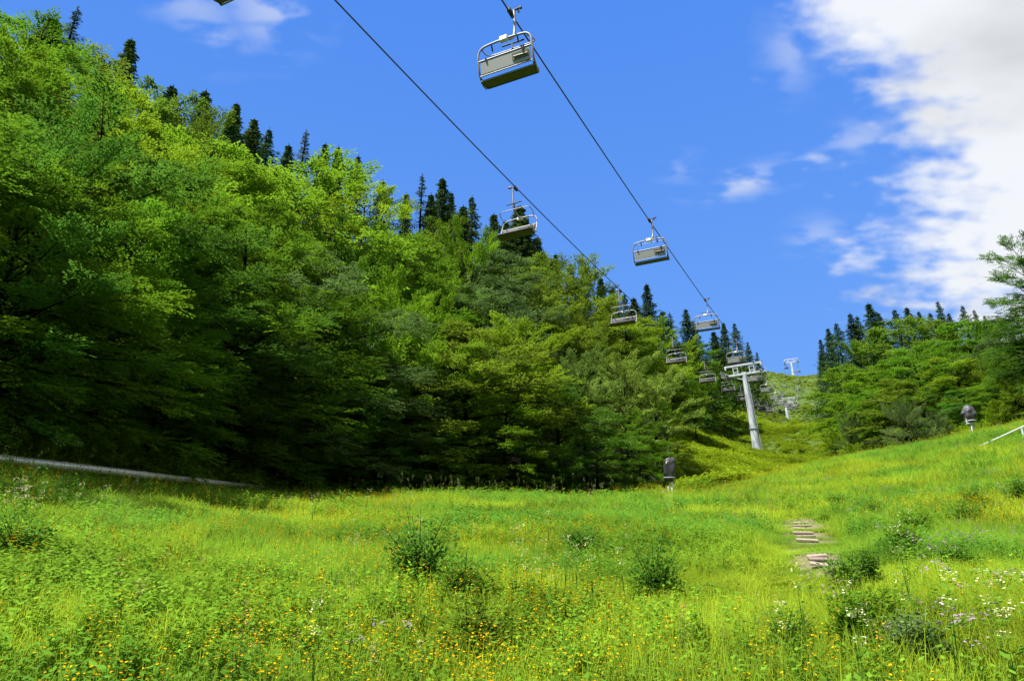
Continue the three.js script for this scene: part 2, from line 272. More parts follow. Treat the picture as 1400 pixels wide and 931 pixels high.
// height of the rope along the line, read from where the grips stand in the photograph
function ropeHeights(b, pix) { return pix.map(([px, py, s]) => { const q = lineAt(s, b), r = Math.hypot(q.x, q.z); return [s, px ? EYE + tanOf(ray(px, py)) * r : EYE + tanOf(ray(322, 0)) * r + 2.86]; }); }
const PY = [110, 226, 328];
const hR = ropeHeights(BR, [[690, 17, 17.5], [893, 308, 37.5], [966, 408, 57.5], [1006, 462, 77.5], [1036, 508, PY[0]], [1062, 537, 160], [1083, 549, PY[1]], [1093, 526, 275], [1090, 494, PY[2]]]);
const hL = ropeHeights(BL, [[0, 0, 10.2], [707, 253, 29], [852, 397, 49], [922, 461, 69], [967, 496, 89], [1001, 511, PY[0]], [1040, 542, 160], [1069, 551, PY[1]], [1081, 528, 275], [1077, 495, PY[2]]]);
function smooth(rows) { // least-squares parabola on each span between pylons
  const spans = [[-60, PY[0]], [PY[0], PY[1]], [PY[1], PY[2]]], at = (s) => table(rows, s);
  return (s) => {
    const sp = spans.find(([a, b]) => s <= b) ?? [PY[2], 460];
    if (sp[0] === PY[2]) return at(PY[2]) + (s - PY[2]) * .02 - (s - PY[2]) ** 2 * .0004;
    const [a, b] = sp, pts = rows.filter(([q]) => q >= a - .1 && q <= b + .1); // fit y = yb + m (s - b) + c (s - b)^2 through the pylon end
    const yb = at(b); let S11 = 0, S12 = 0, S22 = 0, T1 = 0, T2 = 0;
    for (const [q, y] of pts) { const d = q - b, w = q === a ? 50 : q < 11 ? .2 : 1; S11 += w * d * d; S12 += w * d * d * d; S22 += w * d ** 4; T1 += w * d * (y - yb); T2 += w * d * d * (y - yb); }
    const D = S11 * S22 - S12 * S12, m = (T1 * S22 - T2 * S12) / D, c = (S11 * T2 - S12 * T1) / D, d = s - b;
    return yb + m * d + c * d * d;
  };
}
const ropeR = smooth(hR), ropeL = smooth(hL);
const pylonTop = PY.map((s) => (ropeR(s) + ropeL(s)) / 2);
const yR = (s) => ropeR(s), yL = (s) => ropeL(s);
for (const [b, y, label] of [[BR, yR, 'dark steel haul rope carrying the chairs with pale backrests turned to the meadow'], [BL, yL, 'dark steel haul rope carrying the chairs that face down to the meadow']]) {
  const pts = []; for (let s = -40; s <= 400; s += 4) { const p = lineAt(s, b); pts.push(V(p.x, y(s), p.z)); }
  const m = new THREE.Mesh(new THREE.TubeGeometry(new THREE.CatmullRomCurve3(pts), 220, .03, 6), M.rope); m.name = numbered('haul_rope'); m.castShadow = true; scene.add(m); tag(m, label, 'rope', 'haul ropes of the chairlift');
}
function makeChair() {
  const g = new THREE.Group();
  const grip = part('grip', join([box(.14, .16, .42, -.03, 0, 0, .03), bar([-.05, .05, 0], [-.42, .1, .02], .035), box(.08, .1, .1, -.42, .1, .02)]), M.dark, g);
  part('roller', new THREE.CylinderGeometry(.07, .07, .05, 12).rotateZ(Math.PI / 2).translate(-.3, .06, .1), M.frame, grip);
  part('hanger_arm', tube([[-.16, .04, 0], [-.18, -.3, .0], [-.18, -.95, 0], [-.15, -1.28, -.1], [-.06, -1.5, -.32], [0, -1.6, -.46]], .05, 30, 10), M.frame, g);
  part('arch_frame', join([tube([[1.0, -2.86, .2], [1.03, -2.84, -.05], [1.03, -2.6, -.3], [1.03, -2.15, -.42], [.98, -1.82, -.46], [.8, -1.66, -.47], [.4, -1.61, -.47], [0, -1.6, -.47], [-.4, -1.61, -.47], [-.8, -1.66, -.47], [-.98, -1.82, -.46], [-1.03, -2.15, -.42], [-1.03, -2.6, -.3], [-1.03, -2.84, -.05], [-1.0, -2.86, .2]], .038, 90, 8)]), M.frame, g);
  part('joint_box', box(.3, .2, .16, 0, -1.62, -.5, .03), M.plate, g);
  const bar0 = part('safety_bar', join([tube([[.86, -1.75, -.44], [.92, -1.62, -.15], [.9, -1.5, .12], [.75, -1.44, .22], [0, -1.43, .24], [-.75, -1.44, .22], [-.9, -1.5, .12], [-.92, -1.62, -.15], [-.86, -1.75, -.44]], .022, 50, 6)]), M.frame, g);
  for (const s of [-1, 1]) part('bar_stop', bar([s * .5, -1.66, -.44], [s * .5, -1.86, -.36], .03), M.dark, g);
  part('foot_rest', join([bar([.0, -1.46, .2], [.05, -1.12, .3], .026), bar([-.42, -1.12, .3], [.46, -1.1, .3], .03)]), M.dark, bar0);
  const back = new THREE.Group(); back.name = 'backrest'; back.position.set(0, -2.46, -.36); back.rotation.x = -.24; g.add(back);
  part('back_panel', box(1.88, .46, .035, 0, 0, 0, .012), M.panel, back);
  part('recess_plate', box(.62, .26, .02, -.58, .03, -.032, .008), M.olive, back);
  part('recess_rail', bar([-.85, .0, -.06], [-.34, .02, -.06], .022), M.frame, back);
  part('top_rail', bar([-1.0, .27, 0], [1.0, .27, 0], .032), M.frame, back);
  part('padding', box(1.86, .46, .05, 0, .0, .045, .02), M.dark, back);
  part('bottom_rail', bar([-1.0, -.28, 0], [1.0, -.28, 0], .024), M.frame, back);
  for (const s of [-1, 1]) part('clamp', box(.05, .14, .1, s * .72, .27, -.01), M.dark, back);
  const seat = part('seat', box(1.9, .05, .42, 0, 0, .04, .02), M.olive, g); seat.position.y = -2.84; seat.rotation.x = -.2;
  part('cushion', box(1.86, .07, .42, 0, .06, .05, .03), M.dark, seat);
  part('front_edge', bar([-.97, 0, .27], [.97, 0, .27], .045), M.dark, seat);
  part('rear_rail', bar([-1.0, .01, -.21], [1.0, .01, -.21], .026), M.frame, seat);
  for (const s of [-1, 1]) part('end_plate', box(.035, .16, .5, s * .985, .05, .03, .015), M.dark, seat);
  return g;
}
const chairProto = makeChair();
const ORD = ['first', 'second', 'third', 'fourth', 'fifth', 'sixth', 'seventh'];
const pylonName = ['lowest', 'middle', 'hilltop'];
function whereOn(s, list) { // ordinal of a chair below the pylon that ends its span
  const k = PY.findIndex((q) => s < q); if (k < 0) return 'past the hilltop pylon';
  const n = list.filter((q) => q >= s && q < PY[k]).length; return (ORD[n - 1] ?? 'last') + ' one below the ' + pylonName[k] + ' pylon';
}
{
  const sR = [], sL = []; for (let i = 0; i < 16; i++) sR.push(i ? 17.5 + 20 * i : 17.25); for (let i = -1; i < 16; i++) sL.push(29 + 20 * i + (i < 0 ? 1.2 : 0));
  for (const [list, b, y, turn, what, group] of [[sR, BR, yR, Math.PI, 'empty uphill chair, pale back turned', 'chairs on the uphill rope'], [sL, BL, yL, 0, 'empty downhill chair, seat front turned', 'chairs on the downhill rope']]) for (const s of list) {
    const c = chairProto.clone(); c.name = numbered('lift_chair'); const p = lineAt(s, b); c.position.set(p.x, y(s) - .03, p.z); c.rotation.y = -PHI + turn; scene.add(c);
    tag(c, what + ' to the meadow, ' + whereOn(s, list), 'lift chair', group);
  }
}
function makePylon(k) {
  const s = PY[k], q = lineAt(s, BC), gy = ground(q.x, q.z), lean = [.13, .06, .05][k], H = (pylonTop[k] - gy + .3) / Math.cos(lean);
  const g = base('lift_pylon', V(q.x - F.x * Math.sin(lean) * -0, gy - .3, q.z)); g.rotation.order = 'YXZ'; g.rotation.y = -PHI; g.rotation.x = lean; g.rotation.z = [.035, .0, .02][k]; // +z points down the line
  const off = V(0, H, 0).applyEuler(g.rotation); g.position.x -= off.x; g.position.z -= off.z; g.position.y = ground(g.position.x, g.position.z) - .3; const H2 = Math.hypot(pylonTop[k] - g.position.y, off.x, off.z), T = H2 - .1;
  const rad = (t) => lerp(.72, .36, t);
  const cut = .36 * T, sh = part('shaft', join([new THREE.CylinderGeometry(rad(.36), rad(0), cut, 24, 4).translate(0, cut / 2, 0), new THREE.CylinderGeometry(rad(1), rad(.36) - .02, T - cut, 24, 4).translate(0, cut + (T - cut) / 2, 0)]), M.galv, g);
  part('flange', join([new THREE.CylinderGeometry(.7, .7, .1, 24).translate(0, cut, 0), new THREE.CylinderGeometry(.92, .92, .08, 24).translate(0, .5, 0)]), M.galv, sh);
  part('hatch', new THREE.CylinderGeometry(.11, .11, .06, 16).rotateX(Math.PI / 2).translate(0, 1.15, .68), M.dark, sh);
  part('footing', new THREE.CylinderGeometry(1.05, 1.2, 1.0, 8).translate(0, -.02, 0), M.concrete, g);
  const lad = []; for (const x of [-.2, .2]) lad.push(bar([.76, 1.2, x], [.42, T - .3, x], .025, 5)); for (let y = 1.4; y < T - .4; y += .35) { const x = lerp(.76, .42, y / T); lad.push(bar([x, y, -.2], [x, y, .2], .016, 4)); }
  part('ladder', join(lad), M.galv, g);
  part('cross_arm', join([box(5.5, .34, .36, 0, T - .12, 0, .03), box(.75, .5, .7, 0, T - .1, 0, .05)]), M.galv, g);
  for (const sx of [-1, 1]) {
    const x = sx * 2.6, fr = part('sheave_beam', join([box(.1, .2, 3.3, x + .12, T - .02, 0), box(.1, .2, 3.3, x - .12, T - .02, 0), box(.3, .5, .3, x, T - .1, 0)]), M.galv, g);
    for (let w = -3; w <= 3; w++) { if (w === 0) continue; const z = (w - Math.sign(w) * .5) * .56; part('sheave_wheel', new THREE.CylinderGeometry(.19, .19, .08, 18).rotateZ(Math.PI / 2).translate(x, T - .12, z), M.dark, fr); }
    const xo = sx * 3.1, walk = part('catwalk', join([box(.55, .06, 3.2, xo, T - .45, 0), box(.06, .06, .4, xo - sx * .3, T - .3, 0)]), M.galv, g), rl = [];
    for (const z of [-1.55, 0, 1.55]) rl.push(bar([xo + sx * .26, T - .45, z], [xo + sx * .26, T + .6, z], .025, 6)); for (const h of [.1, .6]) rl.push(bar([xo + sx * .26, T + h, -1.55], [xo + sx * .26, T + h, 1.55], .022, 6));
    part('handrail', join(rl), M.galv, walk);
    const fx = sx * 1.25, w = .34, fh = 1.25; // upright frames that carry the lifting beam
    part('upright_frame', join([box(.13, fh, .14, fx - w, T + fh / 2, 0), box(.13, fh, .14, fx + w, T + fh / 2, 0), box(w * 2 - .1, .12, .12, fx, T + .35, 0), box(w * 2 - .1, .12, .12, fx, T + fh - .25, 0)]), M.galv, g);
    part('brace', bar([sx * .3, T - 1.0, 0], [sx * 2.2, T - .2, 0], .07, 8), M.galv, g);
  }
  part('lifting_beam', join([box(5.7, .3, .26, 0, T + 1.38, 0, .03), box(.26, .5, .3, -2.75, T + 1.18, 0), box(.26, .5, .3, 2.75, T + 1.18, 0)]), M.galv, g);
  tag(g, ['tall tapered grey steel lift pylon leaning at the foot of the slope, lowest of three', 'grey steel lift pylon halfway up the clearing, middle of three', 'grey lift pylon standing on the skyline at the top of the clearing'][k], 'lift pylon', 'chairlift pylons');
}
for (let k = 0; k < 3; k++) makePylon(k);

// ---------------------------------------------------------------- trees
const nearTrees = [
  broadleaf(11, { R: 5.6, branches: 49, density: 9.9, leaves: 28, leaf: .125, low: .06, rise: .34 }),
  broadleaf(12, { R: 4.9, branches: 52, density: 9.6, leaves: 28, leaf: .125, low: .05, rise: .45, upright: .15 }),
  broadleaf(13, { R: 5.2, branches: 46, density: 10.2, leaves: 28, leaf: .125, low: .08, rise: .28, tilt: .2 }),
  broadleaf(14, { R: 4.6, branches: 52, density: 9.6, leaves: 26, leaf: .12, low: .04, rise: .6, upright: .45, tilt: .5 }),
];
const midTrees = [
  broadleaf(21, { R: 5.4, branches: 43, density: 8.8, leaves: 22, leaf: .17, low: .1, rise: .38, spraySize: .95 }),
  broadleaf(22, { R: 4.9, branches: 44, density: 8.8, leaves: 22, leaf: .17, low: .08, rise: .5, spraySize: .9, upright: .2 }),
  broadleaf(23, { R: 4.5, branches: 44, density: 8.8, leaves: 22, leaf: .165, low: .06, rise: .62, upright: .5, spraySize: .9, tilt: .55 }),
  broadleaf(24, { R: 5.6, branches: 41, density: 8.8, leaves: 22, leaf: .17, low: .12, rise: .3, spraySize: 1, tilt: .18 }),
];
const farTrees = [
  broadleaf(31, { R: 5.2, branches: 37, density: 7.5, leaves: 16, leaf: .26, low: .1, rise: .4, spraySize: 1.1 }),
  broadleaf(32, { R: 4.6, branches: 37, density: 7.5, leaves: 16, leaf: .25, low: .08, rise: .55, upright: .3, spraySize: 1.1 }),
];
const bareStem = broadleaf(33, { R: 4, branches: 30, density: 7.5, leaves: 16, leaf: .25, low: .42, rise: .5, upright: .3, spraySize: 1.1 });
const spruces = [conifer(41, {}), conifer(42, { R: 5.4, droop: .45 }), conifer(43, { R: 7, per: 7, sparse: .15 })];
const larch = conifer(44, { R: 5, gap: .6, per: 6, twig: .5, thick: .08, twigs: 30, droop: .1, sparse: .25 });
const leafColors = { beech: leafMat(.105, .22, .014), bright: leafMat(.16, .28, .016), deep: leafMat(.08, .19, .02), pale: leafMat(.18, .29, .055), olive: leafMat(.125, .21, .02), blue: leafMat(.075, .145, .045), spruce: leafMat(.068, .12, .03, .25), larch: leafMat(.085, .12, .05, .25), willow: leafMat(.12, .2, .06) };
const leafShades = {}; for (const [k, m] of Object.entries(leafColors)) leafShades[k] = [[.74, .8, .9], [1, 1, 1], [1.06, 1.06, 1], [.86, 1.02, 1.1]].map(([r, g, b]) => { const c = m.clone(); c.color.r *= r; c.color.g *= g; c.color.b *= b; return c; });
const leafWords = { beech: 'leafy green beech', bright: 'bright yellow-green beech', deep: 'deep green broadleaf tree', pale: 'pale green feathery broadleaf tree', olive: 'olive green broadleaf tree', blue: 'dull blue-green broadleaf tree' };
const R0 = rng(777);
function plant(name, proto, mat, p, height, width, turn, barkMat = M.bark) {
  const g = base(name, p); g.rotation.y = turn; const k = height / proto.H; g.scale.set(k * width, k, k * width);
  part('trunk', proto.trunk, barkMat, g); part('crown', proto.crown, mat, g); return g;
}
let lastKind = 0;
// trees that would reach up into the lift line stand back from it, uphill along the same line of sight
function clearOfLine(px, py, r) { for (; r < 270; r += 3) { const p = pixelAt(px, py, r), b = -p.dot(RT), s = p.dot(F); if (!(b > 2 && b < 19.5 && s > 20 && p.y > yL(s) - 2.5)) break; } return r; }
function tree(px, py, r, color, where, group, o = {}) {
  r = clearOfLine(px, py, r); const p = pixelAt(px, py, r), top = p.y; p.y = ground(p.x, p.z) - .1; const h = o.h ?? Math.max(4, top - p.y);
  const pool = o.near ? nearTrees : o.bare ? [bareStem] : r < 40 ? nearTrees : r < 80 ? midTrees : farTrees, proto = pool[o.k ?? (lastKind++ % pool.length)];
  const w = o.w ?? Math.min(1.5, Math.max(.8, Math.pow(18 / h, .45))) * (.92 + .2 * R0());
  const g = plant('broadleaf_tree', proto, leafShades[color][Math.floor(R0() * 4)], p, h, w, R0() * 6.28);
  tag(g, leafWords[color] + ' ' + where, 'tree', group); return g;
}
function spruce(px, py, r, where, group, o = {}) {
  r = clearOfLine(px, py, r); const p = pixelAt(px, py, r), top = p.y; p.y = ground(p.x, p.z) - .1; let h = top - p.y; h = Math.max(8, h);
  const isLarch = o.larch, g = plant(isLarch ? 'larch_tree' : 'spruce_tree', isLarch ? larch : spruces[lastKind++ % 3], leafShades[isLarch ? 'larch' : 'spruce'][Math.floor(R0() * 4)], p, h, (o.w ?? Math.min(1.5, Math.max(.75, 20 / h))) * (.9 + .45 * R0()), R0() * 6.28, M.barkDark); g.rotation.z = (R0() - .5) * .06;
  tag(g, (isLarch ? 'feathery grey-green larch ' : 'dark pointed spruce ') + where, 'tree', group); return g;
}
const EDGE = 'along the wooded slope\'s meadow edge', MID = 'higher up in the wooded slope', GE = 'front row of trees on the wooded slope', GM = 'trees inside the wooded slope';
for (const [px, py, r, c, o] of [
  [-70, 90, 22, 'beech'], [-20, 200, 21, 'deep'], [75, 235, 22.5, 'beech'], [20, 330, 20.5, 'deep', { h: 10, w: 1.2 }], [140, 170, 27, 'deep'], [185, 300, 25.5, 'beech'], [120, 400, 23, 'beech', { w: 1.3 }], [250, 250, 30, 'beech'], [300, 330, 30, 'deep'], [235, 440, 27, 'deep', { w: 1.4 }], [345, 300, 33, 'beech'], [400, 400, 34, 'deep'], [330, 500, 31, 'beech', { w: 1.3 }], [430, 520, 35.5, 'deep', { w: 1.3 }], [455, 360, 38, 'blue'],
  [540, 378, 43, 'bright', { k: 2 }], [500, 440, 39.5, 'beech'], [590, 420, 42, 'bright', { k: 2 }], [640, 450, 43, 'olive'], [715, 436, 46, 'bright', { k: 1 }], [520, 560, 38.5, 'deep', { w: 1.4 }], [600, 575, 39.5, 'deep', { w: 1.4 }], [690, 540, 41.5, 'beech', { w: 1.2 }], [760, 520, 45, 'deep'], [795, 478, 50, 'pale', { k: 2 }], [850, 480, 53, 'pale', { k: 2 }], [890, 500, 56, 'pale', { k: 2 }], [905, 545, 60, 'beech', { w: .8 }], [770, 600, 42, 'deep', { w: 1.5 }], [850, 580, 46, 'beech', { w: 1.3 }], [815, 605, 43, 'deep', { w: 1.4 }], [870, 560, 49, 'beech', { w: 1.2 }], [905, 615, 49, 'beech', { w: 1.2 }], [925, 590, 58, 'bright', { w: 1 }], [880, 600, 52, 'deep', { w: 1.1 }],
]) tree(px, py, r, c, EDGE, GE, o);
for (const [px, py, r, c, o] of [
  [0, 48, 33, 'beech'], [55, 50, 38, 'beech'], [110, 76, 42, 'olive'], [160, 122, 38, 'bright'], [212, 126, 46, 'olive'], [262, 146, 50, 'olive'], [300, 200, 44, 'bright'], [230, 190, 37, 'beech'], [332, 225, 45, 'bright'], [180, 210, 33, 'bright'], [385, 290, 42, 'beech'], [435, 226, 53, 'bright', { k: 3, w: 1.3 }], [500, 256, 60, 'bright'], [380, 246, 52, 'olive'], [480, 310, 48, 'deep'], [545, 310, 58, 'beech'], [525, 340, 52, 'beech'], [600, 302, 66, 'olive'], [640, 308, 60, 'bright'], [690, 346, 62, 'blue'], [735, 358, 68, 'olive'], [785, 356, 74, 'olive'], [820, 392, 78, 'olive'], [600, 360, 54, 'beech'], [670, 385, 54, 'blue'], [740, 400, 60, 'olive'], [795, 420, 64, 'olive'], [850, 426, 74, 'bright', { k: 3 }], [893, 436, 84, 'bright'], [860, 460, 68, 'beech'], [930, 458, 88, 'bright'], [910, 490, 72, 'bright'], [972, 488, 88, 'bright', { w: .6 }], [955, 470, 90, 'deep'], [990, 475, 110, 'beech', { w: .7 }], [1012, 490, 128, 'beech', { w: .7 }], [1027, 505, 155, 'olive', { w: .7 }], [945, 520, 78, 'deep', { w: .8 }], [972, 515, 92, 'beech', { w: .7, bare: true }], [990, 520, 100, 'deep', { w: .6, bare: true }], [1004, 525, 108, 'beech', { w: .55, bare: true }], [985, 545, 118, 'deep', { w: .8 }], [1005, 545, 125, 'deep', { w: .8 }], [1022, 545, 150, 'deep', { w: .8 }], [660, 480, 50, 'deep'], [560, 480, 46, 'deep'], [800, 500, 60, 'deep'], [440, 420, 44, 'deep'],
]) tree(px, py, r, c, MID, GM, o);
for (const [px, py, r, o] of [[185, 56, 62], [70, 24, 60], [290, 122, 70], [328, 140, 68], [348, 160, 70], [372, 176, 72], [450, 196, 78], [464, 194, 80], [487, 210, 82], [608, 240, 84], [590, 262, 80], [648, 266, 86], [672, 288, 88], [706, 280, 80, { w: 1.25 }], [735, 318, 82], [800, 352, 94], [838, 394, 98], [852, 400, 104], [885, 386, 98], [938, 420, 106], [1004, 440, 124], [975, 452, 116], [1022, 466, 138], [1036, 492, 175], [620, 262, 92], [760, 345, 96], [1035, 480, 150], [985, 440, 128]]) spruce(px, py, r, 'on the skyline of the wooded slope', 'spruces on the wooded slope', o);
for (const [px, py, r, o] of [[150, 84, 60], [235, 112, 66], [312, 150, 66], [395, 196, 74], [520, 244, 80], [556, 262, 80], [632, 276, 76], [690, 300, 78], [722, 296, 80], [750, 345, 78], [776, 358, 84], [818, 378, 90], [866, 404, 98], [905, 424, 104], [952, 436, 112]]) spruce(px, py, r, 'half hidden by crowns of the wooded slope', 'spruces half hidden on the wooded slope', o);
for (const [px, py, r] of [[105, 6, 64], [415, 176, 78], [578, 235, 80], [918, 424, 108], [690, 350, 74]]) spruce(px, py, r, 'standing on the skyline of the wooded slope', 'larches on the wooded slope', { larch: true });
const RW = 'in the wood across the clearing', GR = 'broadleaf trees of the wood across the clearing';
for (const [px, py, r, c, o] of [[1225, 434, 92, 'olive'], [1180, 452, 96, 'olive'], [1158, 500, 98, 'beech'], [1275, 436, 88, 'olive'], [1318, 440, 84, 'beech'], [1352, 436, 80, 'deep'], [1380, 436, 76, 'blue'], [1250, 470, 78, 'beech', { k: 3 }], [1300, 486, 75, 'bright', { k: 3 }], [1200, 500, 82, 'beech', { k: 0 }], [1150, 540, 92, 'beech'], [1340, 486, 73, 'olive'], [1385, 480, 70, 'beech'], [1225, 520, 74, 'olive'], [1270, 530, 72, 'deep'], [1180, 560, 80, 'beech'], [1315, 530, 69, 'deep'], [1360, 530, 67, 'beech'], [1410, 500, 66, 'deep'], [1450, 460, 70, 'olive']]) tree(px, py, r, c, RW, GR, o);
{ const g = tree(1396, 322, 62, 'deep', 'with dense dark leaves, alone beside the silver handrail on the rise', undefined, { k: 1, w: .8, near: true }); g.children[1].material = leafColors.deep; g.name = 'maple_tree'; const h = tree(1414, 352, 64, 'deep', 'with dense dark leaves, behind the lone one beside the silver handrail', undefined, { k: 2, w: .9, near: true }); h.name = 'maple_tree_001'; tree(1388, 425, 66, 'deep', RW, GR, { k: 0, w: .9 }); }
for (const [px, py, r] of [[1122, 462, 150], [1130, 447, 138], [1143, 440, 132], [1122, 484, 165], [1162, 427, 122], [1172, 430, 124], [1187, 413, 116], [1200, 426, 118], [1222, 421, 112], [1237, 420, 110], [1257, 424, 108], [1268, 426, 107], [1284, 411, 104], [1298, 427, 103], [1316, 416, 102], [1333, 423, 100], [1345, 430, 99], [1136, 500, 130], [1130, 520, 140]]) spruce(px, py, r, 'rising above the wood across the clearing', 'spruces above the wood across the clearing', { w: .9 });

// shrubs by the wood across the clearing
const shrubA = broadleaf(61, { H: 8, R: 4.2, low: .02, branches: 80, density: 4, leaves: 20, leaf: .2, rise: .6, upright: .3, tilt: .7, spraySize: .8 }), shrubB = broadleaf(62, { H: 8, R: 4.6, low: .02, branches: 84, density: 4, leaves: 20, leaf: .18, rise: .8, upright: .6, tilt: .8, spraySize: .9 });
for (const [px, py, r, h, w, col, label, proto] of [
  [1245, 612, 60, 4.6, 1.5, 'willow', 'broad grey-green willow shrub at the meadow edge of the wood', shrubB], [1285, 612, 62, 3.2, 1.5, 'willow', 'low grey-green willow shrub beside the broad one', shrubB], [1168, 634, 64, 3.2, 1.2, 'bright', 'rounded yellow-green shrub between the clearing and the wood', shrubA], [1170, 615, 72, 5.5, .9, 'willow', 'tall dull grey-green shrub behind the rounded yellow-green one', shrubB], [1145, 632, 74, 4, 1.1, 'bright', 'light green shrub at the edge of the clearing', shrubA], [1372, 585, 62, 2.6, 1.4, 'bright', 'light green shrub beside the grey covered snow machine', shrubA], [1300, 602, 63, 2.2, 1.3, 'olive', 'olive shrub in front of the grey covered snow machine', shrubA], [1395, 570, 62, 3.6, 1.2, 'olive', 'olive shrub at the foot of the dark leafed tree', shrubA],
]) { const p = pixelAt(px, py, r); p.y = ground(p.x, p.z) - .05; const g = plant('shrub', proto, leafColors[col], p, h, w * .8, R0() * 6); tag(g, label, 'shrub'); }

// ---------------------------------------------------------------- pipes, snow machines, plank steps
function pipeRun(name, a, b, rad, posts, label) {
  const d = b.clone().sub(a), len = d.length(), g = base(name, a.clone()), sec = Math.round(len / 4);
  const tubeGeo = new THREE.CylinderGeometry(rad, rad, 1, 20); const q = new THREE.Quaternion().setFromUnitVectors(V(0, 1, 0), d.clone().normalize());
  for (let i = 0; i < sec; i++) { const m = part('pipe_section', tubeGeo, M.pipe, g); m.scale.y = len / sec - .02; m.quaternion.copy(q); m.position.copy(d).multiplyScalar((i + .5) / sec);
    const c = part('coupling', new THREE.CylinderGeometry(rad * 1.1, rad * 1.1, .14, 20), M.pipe, g); c.quaternion.copy(q); c.position.copy(d).multiplyScalar(i / sec); }
  for (let i = 0; i < posts; i++) { const t = (i + .35) / posts, p = a.clone().addScaledVector(d, t), gy = ground(p.x, p.z); const y0 = gy - .3 - a.y, y1 = p.y - a.y - rad * .8; if (y1 > y0 + .1) part('post', bar([p.x - a.x, y0, p.z - a.z], [p.x - a.x, y1, p.z - a.z], .045, 8), M.galv, g); }
  tag(g, label, 'pipe'); return g;
}
{
  const a = pixelAt(-160, 600, 15.5), b = pixelAt(0, 628, 19), c = pixelAt(375, 669, 34); const d = c.clone().sub(b).normalize(); const a2 = b.clone().addScaledVector(d, -9);
  pipeRun('metal_pipe', a2, c, .105, 6, 'long silver metal pipe running along the foot of the dark trees');
  const e = pixelAt(1343, 609, 40), f = pixelAt(1402, 582, 41), dd = f.clone().sub(e).normalize();
  pipeRun('metal_handrail', e, f.clone().addScaledVector(dd, 4), .03, 4, 'thin silver metal rail sloping up over the grassy rise').userData.category = 'rail';
}
function coverMesh(w, h, d, seed, round) { // a tied tarpaulin over a machine head
  const g = new THREE.SphereGeometry(.5, 64, 56), p = g.attributes.position;
  for (let i = 0; i < p.count; i++) {
    let x = p.getX(i) * 2, y = p.getY(i) * 2, z = p.getZ(i) * 2; const e = round ? .8 : .42, sg = (v) => Math.sign(v) * Math.pow(Math.abs(v), e); x = sg(x); y = sg(y); z = sg(z);
    const a = Math.atan2(z, x), taper = y < 0 ? 1 + y * .22 : 1 - y * (round ? .25 : .1), fold = 1 + .07 * Math.sin(a * 5 + y * 3 + seed) + .16 * (fbm(a * 2.2 + seed, y * 3 + x, 3) - .5) + .05 * Math.sin(y * 9 + a * 2) + .22 * (Math.abs(fbm(a * 3.1 + seed * 3 + y * 2, y * 4.5 - a, 3) - .5) - .1);
    p.setXYZ(i, x * w / 2 * taper * fold, y * h / 2 + (round ? 0 : .07 * x * Math.max(0, y)), z * d / 2 * taper * fold);
  }
  g.computeVertexNormals(); return g;
}
{
  const p = pixelAt(919, 686, 36.5); p.y = ground(p.x, p.z); const g = base('snow_gun', p); g.rotation.y = -.2;
  const c = part('cover', coverMesh(.6, 1.25, .52, 3, false), M.tarp, g); c.position.y = 1.95; c.rotation.z = -.06;
  part('strap', new THREE.TorusGeometry(.31, .015, 6, 40).rotateX(Math.PI / 2).scale(1, 1, .85).translate(0, -.42, 0), M.galv, c);
  part('post', join([bar([.1, -.4, 0], [.05, 1.6, 0], .065, 12)]), M.galv, g); part('post', bar([-.14, -.4, .05], [-.12, 1.1, .05], .05, 12), M.galv, g); part('valve_box', box(.22, .26, .2, -.32, .8, .0, .03), M.tarpGrey, g);
  tag(g, 'snow machine wrapped in a creased black cover on a short steel post by yellow flowers', 'snow gun');
}
{
  const p = pixelAt(1333, 598, 60); p.y = ground(p.x, p.z); const g = base('snow_gun', p); g.rotation.y = .3;
  g.scale.setScalar(.85); g.position.y += .2; const c = part('cover', coverMesh(1.1, 1.55, 1.0, 8, true), M.tarpGrey, g); c.position.y = 1.95; part('rim', new THREE.TorusGeometry(.42, .03, 8, 40).rotateX(Math.PI / 2).translate(0, -.66, 0), M.plate, c);
  part('yoke', join([box(.9, .08, .3, 0, 1.05, 0), bar([-.45, 1.05, 0], [-.45, 1.5, 0], .04), bar([.45, 1.05, 0], [.45, 1.5, 0], .04)]), M.galv, g);
  for (const [x, z] of [[.55, .1], [-.5, .3], [0, -.55]]) part('leg', bar([x * .2, 1.05, z * .2], [x, -.5, z], .05, 8), M.galv, g);
  tag(g, 'snow machine under a rounded grey cover on steel legs before the wood', 'snow gun');
}
{
  const plankGeo = [0, 1, 2].map((k) => { const g = new RoundedBoxGeometry(1, .06, .16, 1, .012); const p = g.attributes.position, q = rng(k + 5); for (let i = 0; i < p.count; i++) p.setY(i, p.getY(i) + .02 * Math.sin(p.getX(i) * 3 + k) + (q() - .5) * .006); g.computeVertexNormals(); return g; });
  const woods = [M.wood, M.wood.clone(), M.wood.clone()]; woods[1].color = lin(.34, .28, .24); woods[2].color = lin(.52, .47, .42);
  for (const [label, rows] of [['flight of pale weathered boards set into the meadow path', [[1095, 713, .75, 0], [1097, 717, .8, .04], [1099, 721, .85, 0], [1098, 726, .8, -.03], [1102, 731, .7, .05], [1104, 736, .75, .02]]], ['three grey weathered boards sunk in grass lower on the path', [[1117, 757, .55, .05], [1119, 762, .5, .0], [1121, 769, .5, -.04]]]]) {
    let g; rows.forEach(([px, py, w, tilt], i) => {
      const p = hit(px, py, .1); g ??= base('plank_step', p);
      const m = part('plank', plankGeo[i % 3], woods[i % 3], g); m.scale.set(w * .5, .5, .9); m.position.copy(p).sub(g.position); m.position.y += .07; m.rotation.set(.25, -.3 + tilt, tilt * .8);
    });
    tag(g, label, 'plank steps');
  }
}

